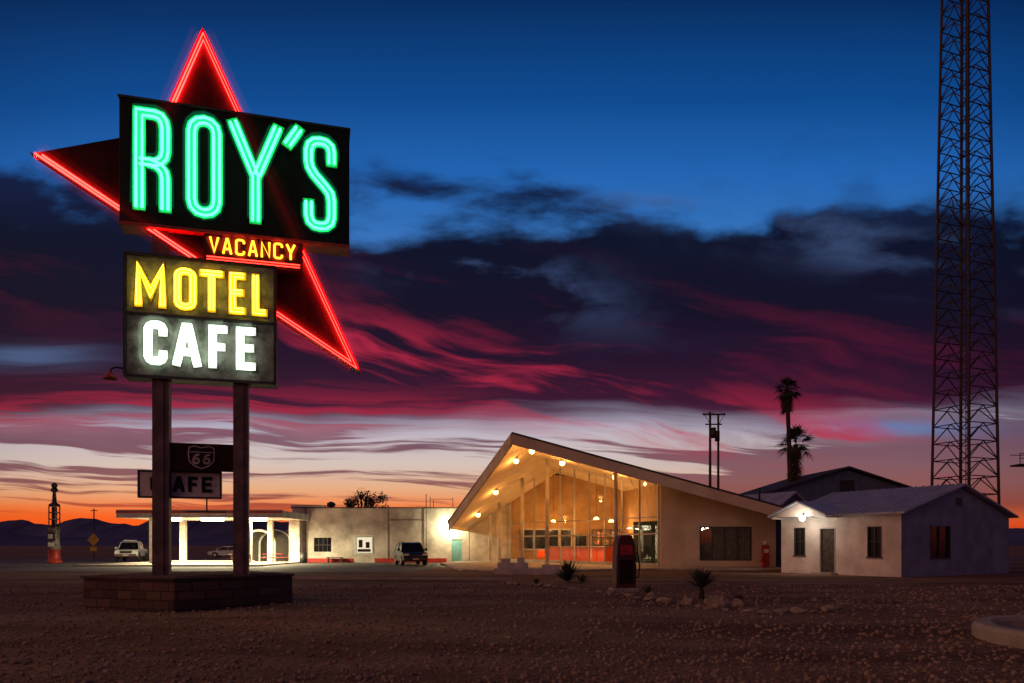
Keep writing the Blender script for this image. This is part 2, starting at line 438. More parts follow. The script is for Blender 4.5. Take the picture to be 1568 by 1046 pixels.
def offset(l, d, closed):
    n = len(l); o = []
    for i in range(n):
        p = Vector(l[i])
        a = Vector(l[i-1]) if (i > 0 or closed) else None
        b = Vector(l[(i+1) % n]) if (i < n-1 or closed) else None
        ns = []
        if a is not None: t = (p-a).normalized(); ns.append(Vector((-t.y, t.x)))
        if b is not None: t = (b-p).normalized(); ns.append(Vector((-t.y, t.x)))
        if len(ns) == 2:
            m = (ns[0]+ns[1]).normalized(); k = 1/max(.45, m.dot(ns[0]))
        else: m = ns[0]; k = 1
        q = p+m*d*k; o.append((q.x, q.y))
    return o
def extend(l, e, closed):
    if closed: return l
    l = [Vector(p) for p in l]
    l[0] = l[0]+(l[0]-l[1]).normalized()*e; l[-1] = l[-1]+(l[-1]-l[-2]).normalized()*e
    return [tuple(p) for p in l]
def channel(name, strokes, half, yb, yf, m, parent):
    V = []; F = []
    for j, (l, c) in enumerate(strokes):
        l = extend(l, half*.96, c)
        A = offset(l, half, c); B = offset(l, -half, c); n = len(l); s = len(V)
        yb2 = yb-.003*j
        for i in range(n):
            V += [(A[i][0], yb2, A[i][1]), (B[i][0], yb2, B[i][1]), (A[i][0], yf-.003*j, A[i][1]), (B[i][0], yf-.003*j, B[i][1])]
        for i in range(n if c else n-1):
            a = s+4*i; b = s+4*((i+1) % n)
            F += [(a, a+1, b+1, b), (a, b, b+2, a+2), (a+1, a+3, b+3, b+1)]
        if not c:
            for a in (s, s+4*(n-1)): F.append((a, a+1, a+3, a+2))
    return mesh(name, V, F, m, parent)
def neon(name, strokes, offs, y, r, m, parent, trim=0, res=2):
    L = []; C = []
    for j, (l, c) in enumerate(strokes):
        l = extend(l, trim, c)
        for d in offs:
            q = offset(l, d, c) if d else l
            L.append([(p[0], y-.004*j, p[1]) for p in q]); C.append(c)
    return curve(name, L, r, m, parent, res, C)
box('name_cabinet', 0, 5.73, 0, .62, 9.88, 13.03, M_black, S, .02)
box('name_cabinet_trim', -.03, 5.76, -.02, .64, 13.035, 13.09, M_dark, S)
box('name_cabinet_underside', -.01, 5.74, -.01, .63, 9.79, 9.876, M_redp, S)  # red neon light on the underside put into its paint colour
RO = []
for ch, a, b, z0, z1 in (('R', .33, 1.24, 10.16, 12.82), ('O', 1.57, 2.48, 10.13, 12.84), ('Y', 2.6, 3.98, 10.13, 12.86), ('S', 4.5, 5.4, 10.11, 12.72)):
    RO += place(ch, a, b, z0, z1, .15)
RO += place('q', 3.98, 4.52, 12.28, 12.9, .13)
channel('name_letters', RO, .15, -.012, -.07, M_green_ch, S)
neon('name_tubes', RO, (-.072, .072), -.085, .036, N_green, S, .07)
AR = [(1.96, 15.25), (6.05, 6.40), (-2.05, 11.40), (.87, 12.41)]
prism('arrow_panel', AR, 'y', .22, .42, M_maroon, S)
def ins(poly, d):
    P = [Vector(p) for p in poly]; n = len(P); o = []
    for i in range(n):
        a, p, b = P[i-1], P[i], P[(i+1) % n]
        t1 = (p-a).normalized(); t2 = (b-p).normalized()
        n1_ = Vector((-t1.y, t1.x)); n2_ = Vector((-t2.y, t2.x)); m = (n1_+n2_).normalized()
        k = min(4, 1/max(.2, m.dot(n1_))); o.append(p-m*d*k)
    return o
def arrow_line(d):
    q = ins(AR, d)
    return [(q[3].x, q[3].y), (q[0].x, q[0].y), (q[1].x, q[1].y), (q[2].x, q[2].y)]
for k, d in enumerate((.05, .12)):
    q = arrow_line(d)
    curve('arrow_tube_%d' % (k+1), [[(p[0], .15, p[1]) for p in q]], .026, N_red, S, 2)
for k, (a, b) in enumerate(((AR[3], AR[0]), (AR[0], AR[1]), (AR[1], AR[2]))):
    mesh('arrow_lip_%d' % k, [(a[0], .10, a[1]), (b[0], .10, b[1]), (b[0], .23, b[1]), (a[0], .23, a[1])], [(0, 1, 2, 3)], M_redp, S)
for k, (r, s) in enumerate(((.10, 1.6), (.19, .45), (.34, .05))):  # nested glowing volumes added around the red tubes as bloom
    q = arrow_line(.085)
    curve('arrow_glow_%d' % k, [[(a[0], .15, a[1]), (b[0], .15, b[1])] for a, b in zip(q[:-1], q[1:])], r, halo_volume('red_glow_%d' % k, (1, .012, .012), s), S, 3)
# vacancy
box('vacancy_cabinet', 2.0, 4.5, .02, .4, 9.0, 9.78, M_maroon, S, .01)
VA = []
w = (4.38-2.14)/7
for i, ch in enumerate('VACANCY'):
    VA += place(ch, 2.14+i*w, 2.14+i*w+w*.78, 9.26, 9.7, .03)
neon('vacancy_tubes', VA, (0,), -.05, .03, N_amber, S, .01)
N_redd = emit('neon_red_small', (1, .02, .012), 12)
curve('vacancy_border_tube', [[(2.08, -.04, 9.1), (4.42, -.04, 9.1)], [(2.08, -.04, 9.17), (4.42, -.04, 9.17)]], .014, N_redd, S, 2)
# motel + cafe cabinet
box('motel_cabinet', .161, 3.76, 0, .5, 7.57, 9.03, M_weath, S, .02)
box('cafe_cabinet', .161, 3.76, 0, .5, 5.97, 7.51, M_weath, S, .02)
for nm, (a, b, c, d) in {'rim_top': (.12, 3.80, 9.032, 9.10), 'rim_mid': (.12, 3.80, 7.512, 7.568), 'rim_bottom': (.12, 3.80, 5.90, 5.968)}.items():
    box(nm, a, b, -.05, .53, c, d, M_dark, S)
boxes('rim_sides', [(.10, .158, -.045, .52, 5.93, 9.07), (3.763, 3.82, -.045, .52, 5.93, 9.07)], M_dark, S)
MO = []
for ch, a, b in (('M', .36, 1.12), ('O', 1.28, 1.85), ('T', 1.89, 2.52), ('E', 2.62, 3.06), ('L', 3.19, 3.6)):
    MO += place(ch, a, b, 7.70, 8.82, .10)
channel('motel_letters', MO, .10, -.012, -.04, M_yel_ch, S)
neon('motel_tubes', MO, (-.045, .045), -.08, .024, N_yel, S, .04)
CA = []
for ch, a, b in (('C', .58, 1.14), ('A', 1.26, 1.95), ('F', 2.12, 2.6), ('E', 2.8, 3.3)):
    CA += place(ch, a, b, 6.24, 7.38, .105)
channel('cafe_letters', CA, .105, -.012, -.04, M_wht_ch, S)
neon('cafe_tubes', CA, (-.05, .05), -.08, .026, N_white, S, .05)
neon('name_glow', RO, (0,), -.1, .22, halo_volume('green_glow', (.0, 1, .42), .28), S, 0, 3)  # this and the next three: added bloom volumes around the letter tubes
neon('motel_glow', MO, (0,), -.1, .2, halo_volume('yellow_glow', (1, .55, .01), .3), S, 0, 3)
neon('cafe_glow', CA, (0,), -.1, .24, halo_volume('white_glow', (.7, 1, .68), .3), S, 0, 3)
neon('vacancy_glow', VA, (0,), -.1, .13, halo_volume('amber_glow', (1, .05, .012), 1.2), S, 0, 3)
# posts
boxes('posts', [(.74, 1.14, .14, .50, 0, 5.9), (2.71, 3.09, .14, .50, 0, 5.9), (.74, 1.14, .14, .50, 9.1, 9.79)], M_post, S)
boxes('post_ribs', [(.86, 1.02, .10, .139, .8, 5.9), (2.82, 2.98, .10, .139, .8, 5.9)], M_post, S)
box('route_panel', 1.15, 2.70, .22, .28, 3.56, 4.29, M_maroon, S)
sh = [(1.62, 4.18), (1.75, 4.22), (1.92, 4.17), (2.09, 4.22), (2.22, 4.18), (2.24, 4.0), (2.22, 3.82), (2.1, 3.7), (1.92, 3.62), (1.74, 3.7), (1.62, 3.82), (1.6, 4.0)]
curve('route_shield_outline', [[(p[0], .21, p[1]) for p in sh]], .018, M_grey, S, 1, [1])
channel('route_numerals', place('6', 1.69, 1.88, 3.74, 4.02, .025)+place('6', 1.95, 2.14, 3.74, 4.02, .025), .028, .21, .20, M_grey, S)
curve('route_shield_bar', [[(1.64, .21, 4.06), (2.2, .21, 4.06)]], .012, M_grey, S, 1)
M_board = mat('white_board_paint', (.80, .72, .70), (.5, .43, .42), .6, 2.4)
box('cafe_board', .36, 2.33, .54, .60, 2.90, 3.54, M_board, S)
boxes('cafe_board_rim', [(.33, 2.36, .52, .62, 3.542, 3.59), (.33, 2.36, .52, .62, 2.85, 2.898), (.31, .358, .523, .617, 2.86, 3.58), (2.332, 2.38, .523, .617, 2.86, 3.58)], M_dark, S)
CB = []
for ch, a, b in (('C', .62, .95), ('A', 1.17, 1.46), ('F', 1.54, 1.78), ('E', 1.88, 2.14)):
    CB += place(ch, a, b, 3.02, 3.44, .045)
channel('cafe_board_letters', CB, .045, .530, .515, M_black, S)
curve('cafe_board_hanger', [[(2.0, .57, 2.88), (2.0, .57, 2.5)], [(1.5, .57, 2.5), (2.5, .57, 2.5)]], .02, M_dark, S, 1)
curve('gooseneck_arm', [[(.76, .2, 6.0), (.4, .1, 6.05), (.05, 0, 6.12), (-.08, 0, 6.13), (-.18, 0, 6.08), (-.2, 0, 5.98)]], .025, M_dark, S, 2)
frustum('gooseneck_shade', (-.2, 0, 5.82), .16, .03, .16, M_redp, S, prof=[(.17, 0), (.15, .05), (.07, .12), (.03, .2)])
Pl = root('stone_planter', (-11.2, 18.75, 0), R(0))
pp = [(0, 0), (2.9, -1.1), (5.0, 1.55), (3.6, 3.2), (.6, 2.6)]
prism('planter_wall', pp, 'z', -.05, .74, M_brick, Pl, .03)
cc = Vector((2.4, 1.2))
prism('planter_cap', [tuple(cc+(Vector(p)-cc)*1.025) for p in pp], 'z', .742, .80, M_brick, Pl, .015)
prism('planter_soil', [tuple(cc+(Vector(p)-cc)*.86) for p in pp], 'z', .802, .825, M_gravel, Pl)

# ------------------------------------------------------------ reception building
B = root('motel_reception_building')
zR = lambda x, y: 9-.2745*x+.0423*(y-47)
zL = lambda x, y: 9+.633*x-.155*(y-47)
zT = lambda x, y: min(zR(x, y), zL(x, y))
P0 = Vector((0, 47, 9)); ER = Vector((18.6, 47, 3.9)); RG = Vector((5, 70, 8.6)); EL = Vector((-5.24, 60, 3.67))
ER2 = ER+(RG-P0); EL2 = EL+(RG-P0)*.9
def slab(name, pts, t0, t1, m):
    n = len(pts); v = [Vector(p)+Vector((0, 0, t0)) for p in pts]+[Vector(p)+Vector((0, 0, t1)) for p in pts]
    f = [tuple(range(n)), tuple(range(n, 2*n))[::-1]]+[(i, (i+1) % n, n+(i+1) % n, n+i) for i in range(n)]
    return mesh(name, v, f, m, B)
slab('roof_right', [P0, ER, ER2, RG], -.12, -.45, M_cream)
slab('roof_left', [P0, RG, EL2, EL], -.12, -.45, M_cream)
slab('roofing_right', [P0+Vector((0, -.15, 0)), ER+Vector((.25, -.15, -.06)), ER2, RG], 0, -.11, M_roofd)
slab('roofing_left', [P0+Vector((0, -.15, 0)), RG, EL2, EL+Vector((-.12, -.1, -.05))], 0, -.11, M_roofd)
plank('fascia_right', P0+Vector((0, -.06, -.115)), ER+Vector((0, -.06, -.115)), .70, .1, M_cream, B)
plank('fascia_left', P0+Vector((-.04, -.02, -.115)), EL+Vector((-.04, -.02, -.115)), .80, .1, M_cream, B)
plank('fascia_eave', EL+Vector((-.02, 0, -.115)), EL2+Vector((0, 0, -.115)), .6, .1, M_cream, B)
for i in range(1, 10):
    t = i/10
    a = P0.lerp(ER, t); b = RG.lerp(ER2, t); a.y += .15
    plank('soffit_batten_r%d' % i, a+Vector((0, 0, -.452)), b+Vector((0, 0, -.452)), .03, .08, M_cream, B)
def wallpoly(name, pts2, z0, m, drop=.46, t=.2):
    for k in range(len(pts2)-1):
        a = Vector(pts2[k]); b = Vector(pts2[k+1]); N = 8
        d = (b-a).normalized(); n = Vector((-d.y, d.x))*t/2
        V = []; F = []
        for i in range(N+1):
            p = a.lerp(b, i/N); h = zT(p.x, p.y)-drop
            for q in (p-n, p+n): V += [(q.x, q.y, z0), (q.x, q.y, h)]
        for i in range(N):
            s = 4*i; F += [(s, s+4, s+5, s+1), (s+2, s+3, s+7, s+6), (s+1, s+5, s+7, s+3)]
        F += [(0, 1, 3, 2), (4*N, 4*N+2, 4*N+3, 4*N+1)]
        mesh('%s_%d' % (name, k), V, F, m, B)
x0, x1, yw = 10.2, 18.1, 49.3
wx0, wx1, wz0, wz1 = 12.9, 16.4, .6, 2.85
def wpiece(nm, xa, xb, za, top):
    za2 = lambda x: (zT(x, yw)-.46) if top is None else top
    v = [(xa, yw, za), (xb, yw, za), (xb, yw, za2(xb)), (xa, yw, za2(xa)), (xa, yw+.25, za), (xb, yw+.25, za), (xb, yw+.25, za2(xb)), (xa, yw+.25, za2(xa))]
    mesh(nm, v, [(0, 1, 2, 3), (5, 4, 7, 6), (0, 3, 7, 4), (1, 5, 6, 2), (3, 2, 6, 7), (0, 4, 5, 1)], M_cream, B)
wpiece('front_wall_a', x0, wx0, .0, None); wpiece('front_wall_b', wx1, x1, .0, None)
wpiece('front_wall_c', wx0, wx1, wz1, None); wpiece('front_wall_d', wx0, wx1, .0, wz0)
boxes('window_frame', [(wx0, wx1, yw-.03, yw+.08, wz0-.05, wz0+.02), (wx0, wx1, yw-.03, yw+.08, wz1-.03, wz1+.03), (wx0-.03, wx0+.03, yw-.033, yw+.083, wz0, wz1), (wx1-.03, wx1+.03, yw-.033, yw+.083, wz0, wz1)]+[(wx0+k, wx0+k+.05, yw+.02, yw+.07, wz0, wz1) for k in (.85, 1.7, 2.6)], M_frame, B)
box('window_pane', wx0, wx1, yw+.10, yw+.11, wz0, wz1, M_glass, B)
V = []; F = []
N = 160
for i in range(N+1):
    x = wx0+(wx1-wx0)*i/N; y = yw+.22+.05*math.sin(i*.75)+.02*math.sin(i*.31)
    V += [(x, y, wz0), (x, y, wz1)]
    if i: F.append((2*i-2, 2*i, 2*i+1, 2*i-1))
mesh('curtain_pleats', V, F, M_curtg, B)
box('room_back', wx0-.4, wx1+.4, yw+.6, yw+.7, 0, 3, M_curtg, B)
wallpoly('side_wall', [(18.1, 49.55), (19.8, 64)], 0, M_cream)
wallpoly('partition', [(10.3, 49.56), (10.3, 65.8)], 0, M_inwall)
wallpoly('back_wall', [(10.2, 65.9), (0, 65.9)], 0, M_inwall)
wallpoly('link_wall', [(-.1, 66.05), (-3.9, 66.05)], 0, M_white)
prism('interior_floor', [(10.1, 49.5), (10.1, 65.8), (0, 65.8)], 'z', .1, .16, M_tile, B)
A2 = Vector((10.1, 49.5)); B2 = Vector((-.1, 65.7)); N = 10
for i in range(N+1):
    p = A2.lerp(B2, i/N); h = zT(p.x, p.y)-.45
    box('mullion_%d' % i, p.x-.06, p.x+.06, p.y-.06, p.y+.06, .14, h, M_trim, B)
for i in range(N):
    a = A2.lerp(B2, i/N); b = A2.lerp(B2, (i+1)/N)
    mesh('glass_pane_%d' % i, [(a.x, a.y, .3), (b.x, b.y, .3), (b.x, b.y, zT(b.x, b.y)-.46), (a.x, a.y, zT(a.x, a.y)-.46)], [(0, 1, 2, 3)], M_glass, B)
for nm, z, h in (('sill_rail', .36, .22), ('door_transom', 2.45, .12), ('upper_transom', 3.6, .08)):
    plank(nm, (A2.x, A2.y, z), (B2.x, B2.y, z), h, .07, M_trim, B)
V = []; F = []
for i in range(41):
    t = i/40*.16; p = A2.lerp(B2, t)+Vector((.35+.06*math.sin(i*1.6), .3)); V += [(p.x, p.y, .2), (p.x, p.y, 3.3)]
    if i: F.append((2*i-2, 2*i, 2*i+1, 2*i-1))
mesh('green_drape', V, F, M_curtain, B)
# interior furniture
prism('reception_counter', [(3.2, 61.8), (7.4, 56.6), (8.1, 57.2), (4.0, 62.4)], 'z', .16, 1.45, M_orange, B, .02)
prism('counter_top', [(3.1, 61.75), (7.35, 56.45), (8.25, 57.2), (4.05, 62.5)], 'z', 1.453, 1.53, M_trim, B)
boxes('back_window_dark', [(.9+i*1.15, 1.9+i*1.15, 65.66, 65.72, 1.3, 3.0) for i in range(4)]+[(5.8, 6.8, 65.66, 65.72, .2, 2.6)], M_glassd, B)
boxes('back_window_frames', [(.8+i*1.15, .9+i*1.15, 65.6, 65.75, 1.2, 3.1) for i in range(5)]+[(.8, 5.5, 65.61, 65.74, 3.0, 3.12), (.8, 5.5, 65.61, 65.74, 1.15, 1.28)], M_trim, B)
boxes('shelf_unit', [(7.3, 9.8, 65.3, 65.75, .2+k*.7, .26+k*.7) for k in range(5)]+[(7.3+k*.82, 7.36+k*.82, 65.31, 65.76, .2, 3.06) for k in range(4)], M_wood, B)
random.seed(2)
for nm, m_ in (('shelf_goods_a', M_teal), ('shelf_goods_b', M_orange), ('shelf_goods_c', M_wht_ch), ('shelf_goods_d', M_yel)):
    boxes(nm, [(x_, x_+random.uniform(.1, .2), 65.32, 65.6, z_, z_+random.uniform(.2, .5)) for x_, z_ in [(7.42+random.random()*2.2, .265+.7*random.randint(0, 3)) for _ in range(7)]], m_, B)
boxes('wall_pictures', [(10.14, 10.19, 52+i*2.4, 53.4+i*2.4, 1.5, 2.4+.2*(i % 2)) for i in range(5)], M_frame, B)
boxes('wall_picture_prints', [(10.11, 10.139, 52.1+i*2.4, 53.3+i*2.4, 1.6, 2.3+.2*(i % 2)) for i in range(5)], M_grey, B)
def chair(nm, x, y, m):
    boxes(nm, [(x-.3, x+.3, y-.3, y+.3, .5, .62), (x-.3, x+.3, y+.22, y+.34, .62, 1.15), (x-.36, x-.28, y-.3, y+.3, .62, .8), (x+.28, x+.36, y-.3, y+.3, .62, .8),
               (x-.28, x-.23, y-.28, y-.23, .16, .5), (x+.23, x+.28, y-.28, y-.23, .16, .5), (x-.28, x-.23, y+.23, y+.28, .16, .5), (x+.23, x+.28, y+.23, y+.28, .16, .5)], m, B)
chair('lounge_chair_1', 9.0, 54.2, M_orange); chair('lounge_chair_2', 8.4, 55.8, M_redp); chair('lounge_chair_3', 2.6, 63.8, M_orange)
for i, (x, y) in enumerate(((7.3, 50.6), (2.7, 55), (.85, 59.5), (-1.1, 63.2), (-2.0, 64.8))):
    h = zT(x, y)-.45-.14
    frustum('porch_column_%d' % i, (x, y, .14), .15, .15, h, M_white, B)
    frustum('column_foot_%d' % i, (x, y, .141), .22, .2, .12, M_trim, B)
for i, (x, y, wt) in enumerate(((1.35, 48.8, 105), (.3, 52, 90), (3.6, 51.5, 105), (7.35, 51.2, 110), (-1.3, 57.5, 80), (-2.9, 61.5, 70))):
    z = zT(x, y)-.45
    frustum('soffit_lamp_can_%d' % i, (x, y, z-.16), .16, .16, .2, M_trim, B, 14)
    ball('soffit_lamp_bulb_%d' % i, (x, y, z-.26), .2, L_warm, B, 2)
    point('soffit_light_%d' % i, (x, y, z-.62), wt, (1, .42, .10), .12, B)
for i, (x, y) in enumerate(((6.6, 56.2), (3.6, 62.6), (8.5, 61.5))):
    frustum('ceiling_lamp_%d' % i, (x, y, 3.6), .25, .12, .2, L_warm, B, 12)
    curve('ceiling_lamp_cord_%d' % i, [[(x, y, 3.8), (x, y, zT(x, y)-.45)]], .015, M_dark, B, 1)
    point('interior_light_%d' % i, (x, y, 3.3), 380, (1, .50, .16), .2, B)
Sb = root('entry_steps')
boxes('lower_step', [(-1.0, 2.9, 39.3, 41.4, -.02, .32)], M_white, Sb)
boxes('upper_step', [(-.8, .9, 39.9, 41.3, .322, .62), (1.7, 2.7, 40, 41.2, .322, .5)], M_white, Sb)
boxes('step_blocks', [(-.6, -.1, 40.1, 40.7, .622, .85), (.3, .7, 40.2, 40.8, .622, .9)], M_white, Sb)
def hydrant(nm, x, y, h, m):
    r = root(nm, (x, y, 0))
    frustum('body', (0, 0, 0), 0, 0, 0, m, r, 16, prof=[(.16, 0), (.16, .06), (.11, .08), (.11, h*.7), (.14, h*.72), (.14, h*.77), (.1, h*.88), (.04, h*.96), (.03, h)])
    curve('outlets', [[(-.2, 0, h*.55), (.2, 0, h*.55)]], .05, m, r, 3)
hydrant('fire_hydrant', 16.2, 46.4, 1.1, M_redp)
sp_ = root('red_fuel_pump', (17.0, 48.2, 0))
box('body', -.22, .22, -.2, .2, .14, 1.6, M_redp, sp_, .04); box('dial', -.15, .15, -.215, -.203, 1.1, 1.35, M_wht_ch, sp_); ball('globe', (0, 0, 1.76), .16, M_wht_ch, sp_)

# ------------------------------------------------------------ white garage building
C = root('white_garage_building')
def walls_open(nm, xa, xb, y, z0, z1, ops, m, parent, t=.3):
    ops = sorted(ops); L = []; cx = xa
    for (a, b, c, d) in ops:
        L.append((cx, a, y, y+t, z0, z1))
        if c > z0: L.append((a, b, y, y+t, z0, c))
        L.append((a, b, y, y+t, d, z1)); cx = b
    L.append((cx, xb, y, y+t, z0, z1))
    return boxes(nm, L, m, parent)
ops = [(-18.2, -16.6, 1.0, 2.3), (-14.35, -12.85, .85, 2.4), (-5.55, -4.6, 0, 2.15)]
walls_open('front_wall', -20.2, -3.95, 66, 0, 5.0, ops, M_white, C)
boxes('other_walls', [(-20.2, -19.9, 66.3, 75, 0, 5.0), (-4.3, -3.95, 66.3, 75, 0, 5.0), (-19.9, -4.3, 74.7, 75, 0, 5.0)], M_white, C)
box('flat_roof', -19.9, -4.3, 66.3, 74.7, 4.6, 4.7, M_roofd, C)
boxes('parapet_cap', [(-20.3, -3.9, 65.92, 66.36, 5.002, 5.09)], M_roofd, C)
box('raised_parapet', -20.3, -17.2, 65.9, 66.4, 5.092, 5.3, M_white, C)
boxes('red_base_band', [(-19.1, -14.6, 65.93, 65.998, .02, .4), (-12.6, -6.0, 65.93, 65.998, .02, .4)], M_redp, C)
box('dark_window_pane', -18.2, -16.6, 66.15, 66.2, 1.0, 2.3, M_glassd, C)
boxes('dark_window_bars', [(-18.2+i*.4, -18.16+i*.4, 66.08, 66.12, 1, 2.3) for i in range(1, 4)]+[(-18.2, -16.6, 66.07, 66.125, 1.6, 1.65)], M_frame, C)
boxes('window_surrounds', [(-14.45, -12.75, 65.94, 65.998, 2.4, 2.5), (-14.45, -12.75, 65.94, 65.998, .75, .85), (-14.45, -14.35, 65.943, 65.998, .85, 2.4), (-12.85, -12.75, 65.943, 65.998, .85, 2.4)], M_wht_ch, C)
box('lit_panel', -14.3, -12.9, 66.12, 66.16, .9, 2.35, L_pane, C)
boxes('panel_graphics', [(-14.2, -13.0, 66.09, 66.118, 1.0, 1.25), (-14.1, -13.75, 66.085, 66.118, 1.4, 2.1), (-13.45, -13.1, 66.08, 66.118, 1.35, 1.9)], M_maroon, C)
box('teal_door', -5.55, -4.6, 66.1, 66.15, 0.02, 2.15, M_teal, C)
boxes('roof_pipes', [(-7.6, -7.55, 66.5, 66.55, 4.7, 6.1), (-5.5, -5.45, 66.5, 66.55, 4.7, 6.0), (-7.3, -7.25, 66.5, 66.55, 4.7, 5.8), (-7.55, -5.5, 66.51, 66.54, 5.85, 5.89), (-7.9, -7.84, 65.85, 65.91, 0, 6.3)], M_dark, C)
frustum('roof_vent', (-17.0, 67.5, 4.7), .2, .2, .8, M_dark, C, prof=[(.15, 0), (.15, .5), (.38, .52), (.38, .85), (.1, 1.0)])
boxes('wall_conduit', [(-11.4, -11.34, 65.93, 65.97, .4, 5.0), (-19.0, -18.94, 65.93, 65.97, .4, 5.0), (-11.34, -8.0, 65.94, 65.97, 3.9, 3.95)], M_frame, C)
box('bench', -16.9, -15.4, 65.3, 65.7, .45, .52, M_wood, C); boxes('bench_legs', [(-16.8, -16.7, 65.3, 65.7, 0, .45), (-15.6, -15.5, 65.3, 65.7, 0, .45)], M_wood, C)
frustum('flood_lamp_can', (-5.75, 65.75, 3.5), .14, .1, .2, M_dark, C, 12)
ball('flood_lamp_bulb', (-5.75, 65.75, 3.42), .17, L_white, C)
point('flood_light', (-5.75, 65.1, 3.2), 480, (1, .88, .5), .12, C)

# ------------------------------------------------------------ gas station canopy
K = root('gas_station_canopy')
box('canopy_roof', -31.8, -18.6, 58, 65.85, 3.85, 4.42, M_white, K, .03)
boxes('canopy_fascia', [(-31.9, -18.5, 57.9, 57.98, 3.83, 4.47), (-31.9, -31.82, 57.98, 65.9, 3.83, 4.47)], M_trim, K)
boxes('fascia_stripe', [(-31.92, -18.48, 57.87, 57.898, 4.2, 4.36)], M_redp, K)
boxes('canopy_columns', [(-29.9, -28.7, 59.2, 59.8, .12, 3.85), (-22.0, -21.55, 59.2, 59.6, .12, 3.85), (-22.0, -21.55, 64.6, 65.0, .12, 3.85), (-29.9, -29.4, 64.6, 65, .12, 3.85)], M_white, K)
boxes('end_pier', [(-20.15, -19.2, 64.9, 65.9, .01, 3.84)], M_white, K)
for i, (x, y) in enumerate(((-28, 58.8), (-24.5, 58.8), (-21, 58.8))):
    boxes('canopy_lamp_%d' % i, [(x-.9, x+.9, y-.14, y+.14, 3.60, 3.845)], L_can, K)
    area('canopy_light_%d' % i, (x, y+1.8, 3.55), .8, .6, 2000, (1, .86, .5), K)
box('canopy_island', -29, -22, 60.5, 61.5, .122, .28, M_conc, K)
def picnic(nm, x, y, rz):
    r = root(nm, (x, y, .12), rz)
    boxes('table_top', [(-.9, .9, -.4+i*.2, -.24+i*.2, .72, .76) for i in range(4)], M_redp, r)
    boxes('seats', [(-.9, .9, -.85, -.6, .42, .46), (-.9, .9, .6, .85, .42, .46)], M_redp, r)
    curve('legs', [[(s, -.7, 0), (s, -.25, .72)] for s in (-.7, .7)]+[[(s, .7, 0), (s, .25, .72)] for s in (-.7, .7)]+[[(s, -.75, .41), (s, .75, .41)] for s in (-.7, .7)], .03, M_dark, r, 1)
picnic('picnic_table', -21.6, 57.2, .2); picnic('picnic_table', -20.0, 60.5, -.3)
Ar = root('arched_carport', (-23.6, 67, 0), R(-18))
arch = [(-1.75, 0)]+[(-1.75*math.cos(t), 1.7+1.3*math.sin(t)) for t in np.linspace(0, math.pi, 15)]+[(1.75, 0)]
for k in range(3):
    curve('arch_rib_%d' % k, [[(p[0], k*2.4, p[1]) for p in arch]], .12, M_wht_ch, Ar, 2)
V = []; F = []
for k in (.1, 4.8):
    for p in arch: V.append((p[0]*1.03, k, p[1]*1.02))
n = len(arch)
for i in range(n-1): F.append((i, i+1, n+i+1, n+i))
mesh('arch_cover', V, F, M_curtg, Ar)
mesh('arch_back', [(p[0], 4.81, p[1]) for p in arch], [tuple(range(n))], M_curtg, Ar)

# gas pumps
def old_pump(nm, x, y, rz, m, h=1.95):
    r = root(nm, (x, y, 0), rz)
    box('plinth', -.45, .45, -.32, .32, -.03, .14, M_conc, r, .02)
    prism('body', [(-.36, .14), (.36, .14), (.34, 1.25), (.30, 1.7), (.22, h-.03), (.1, h), (-.1, h), (-.22, h-.03), (-.30, 1.7), (-.34, 1.25)], 'y', -.24, .24, m, r, .03)
    box('dial_face', -.22, .22, -.262, -.242, 1.28, 1.62, M_redp, r)
    boxes('trim_bars', [(-.3, .3, -.27, -.243, 1.18, 1.22), (-.3, .3, -.27, -.243, 1.66, 1.69), (-.3, -.27, -.268, -.243, .3, 1.18), (.27, .3, -.268, -.243, .3, 1.18)], M_steel, r)
    box('lower_panel', -.24, .24, -.256, -.242, .3, 1.1, M_maroon, r)
    curve('hose', [[(.36, 0, 1.4), (.5, -.05, 1.3), (.55, -.08, .9), (.5, -.08, .5), (.42, -.06, .5), (.42, -.03, .9), (.37, 0, 1.1)]], .025, M_rubber, r, 2)
    box('nozzle', .35, .42, -.1, .02, 1.0, 1.22, M_dark, r)
    return r
M_pump = mat('faded_maroon_paint', (.12, .018, .018), (.04, .01, .009), .6, 3)
old_pump('vintage_gas_pump', 3.86, 24.8, R(12), M_pump)
T = root('tall_vintage_gas_pump', (-41.4, 65, 0))
frustum('base', (0, 0, 0), 0, 0, 0, M_redp, T, 20, prof=[(.62, 0), (.62, .15), (.5, .25), (.45, 1.1), (.5, 1.2)])
M_tot = mat('totem_body_paint', (.30, .25, .2), (.12, .09, .08), .6, 3)
frustum('body', (0, 0, 1.2), 0, 0, 0, M_tot, T, 20, prof=[(.5, 0), (.5, .3), (.42, .4), (.42, 1.7), (.5, 1.8), (.5, 2.0)])
boxes('meter_box', [(-.3, .3, -.55, -.4, 2.0, 2.8)], M_dark, T)
boxes('label_plates', [(-.25, .25, -.53, -.45, 1.5, 1.85), (-.2, .2, -.57, -.552, 2.2, 2.6)], M_wht_ch, T)
frustum('collar', (0, 0, 3.2), .55, .3, .25, M_dark, T)
boxes('cage', [(sx*.3-.04, sx*.3+.04, sy*.3-.04, sy*.3+.04, 3.4, 5.1) for sx in (-1, 1) for sy in (-1, 1)], M_tot, T)
frustum('glass_cylinder', (0, 0, 3.45), .22, .22, 1.6, M_steel, T)
for z in (3.9, 4.5): frustum('cage_ring_%d' % int(z*10), (0, 0, z), .40, .40, .1, M_tot, T)
frustum('crown', (0, 0, 5.1), 0, 0, 0, M_dark, T, 20, prof=[(.45, 0), (.45, .2), (.2, .35), (.13, 1.3), (.3, 1.4), (.3, 1.5), (.2, 1.7)])
ball('globe', (0, 0, 7.0), .26, M_dark, T)
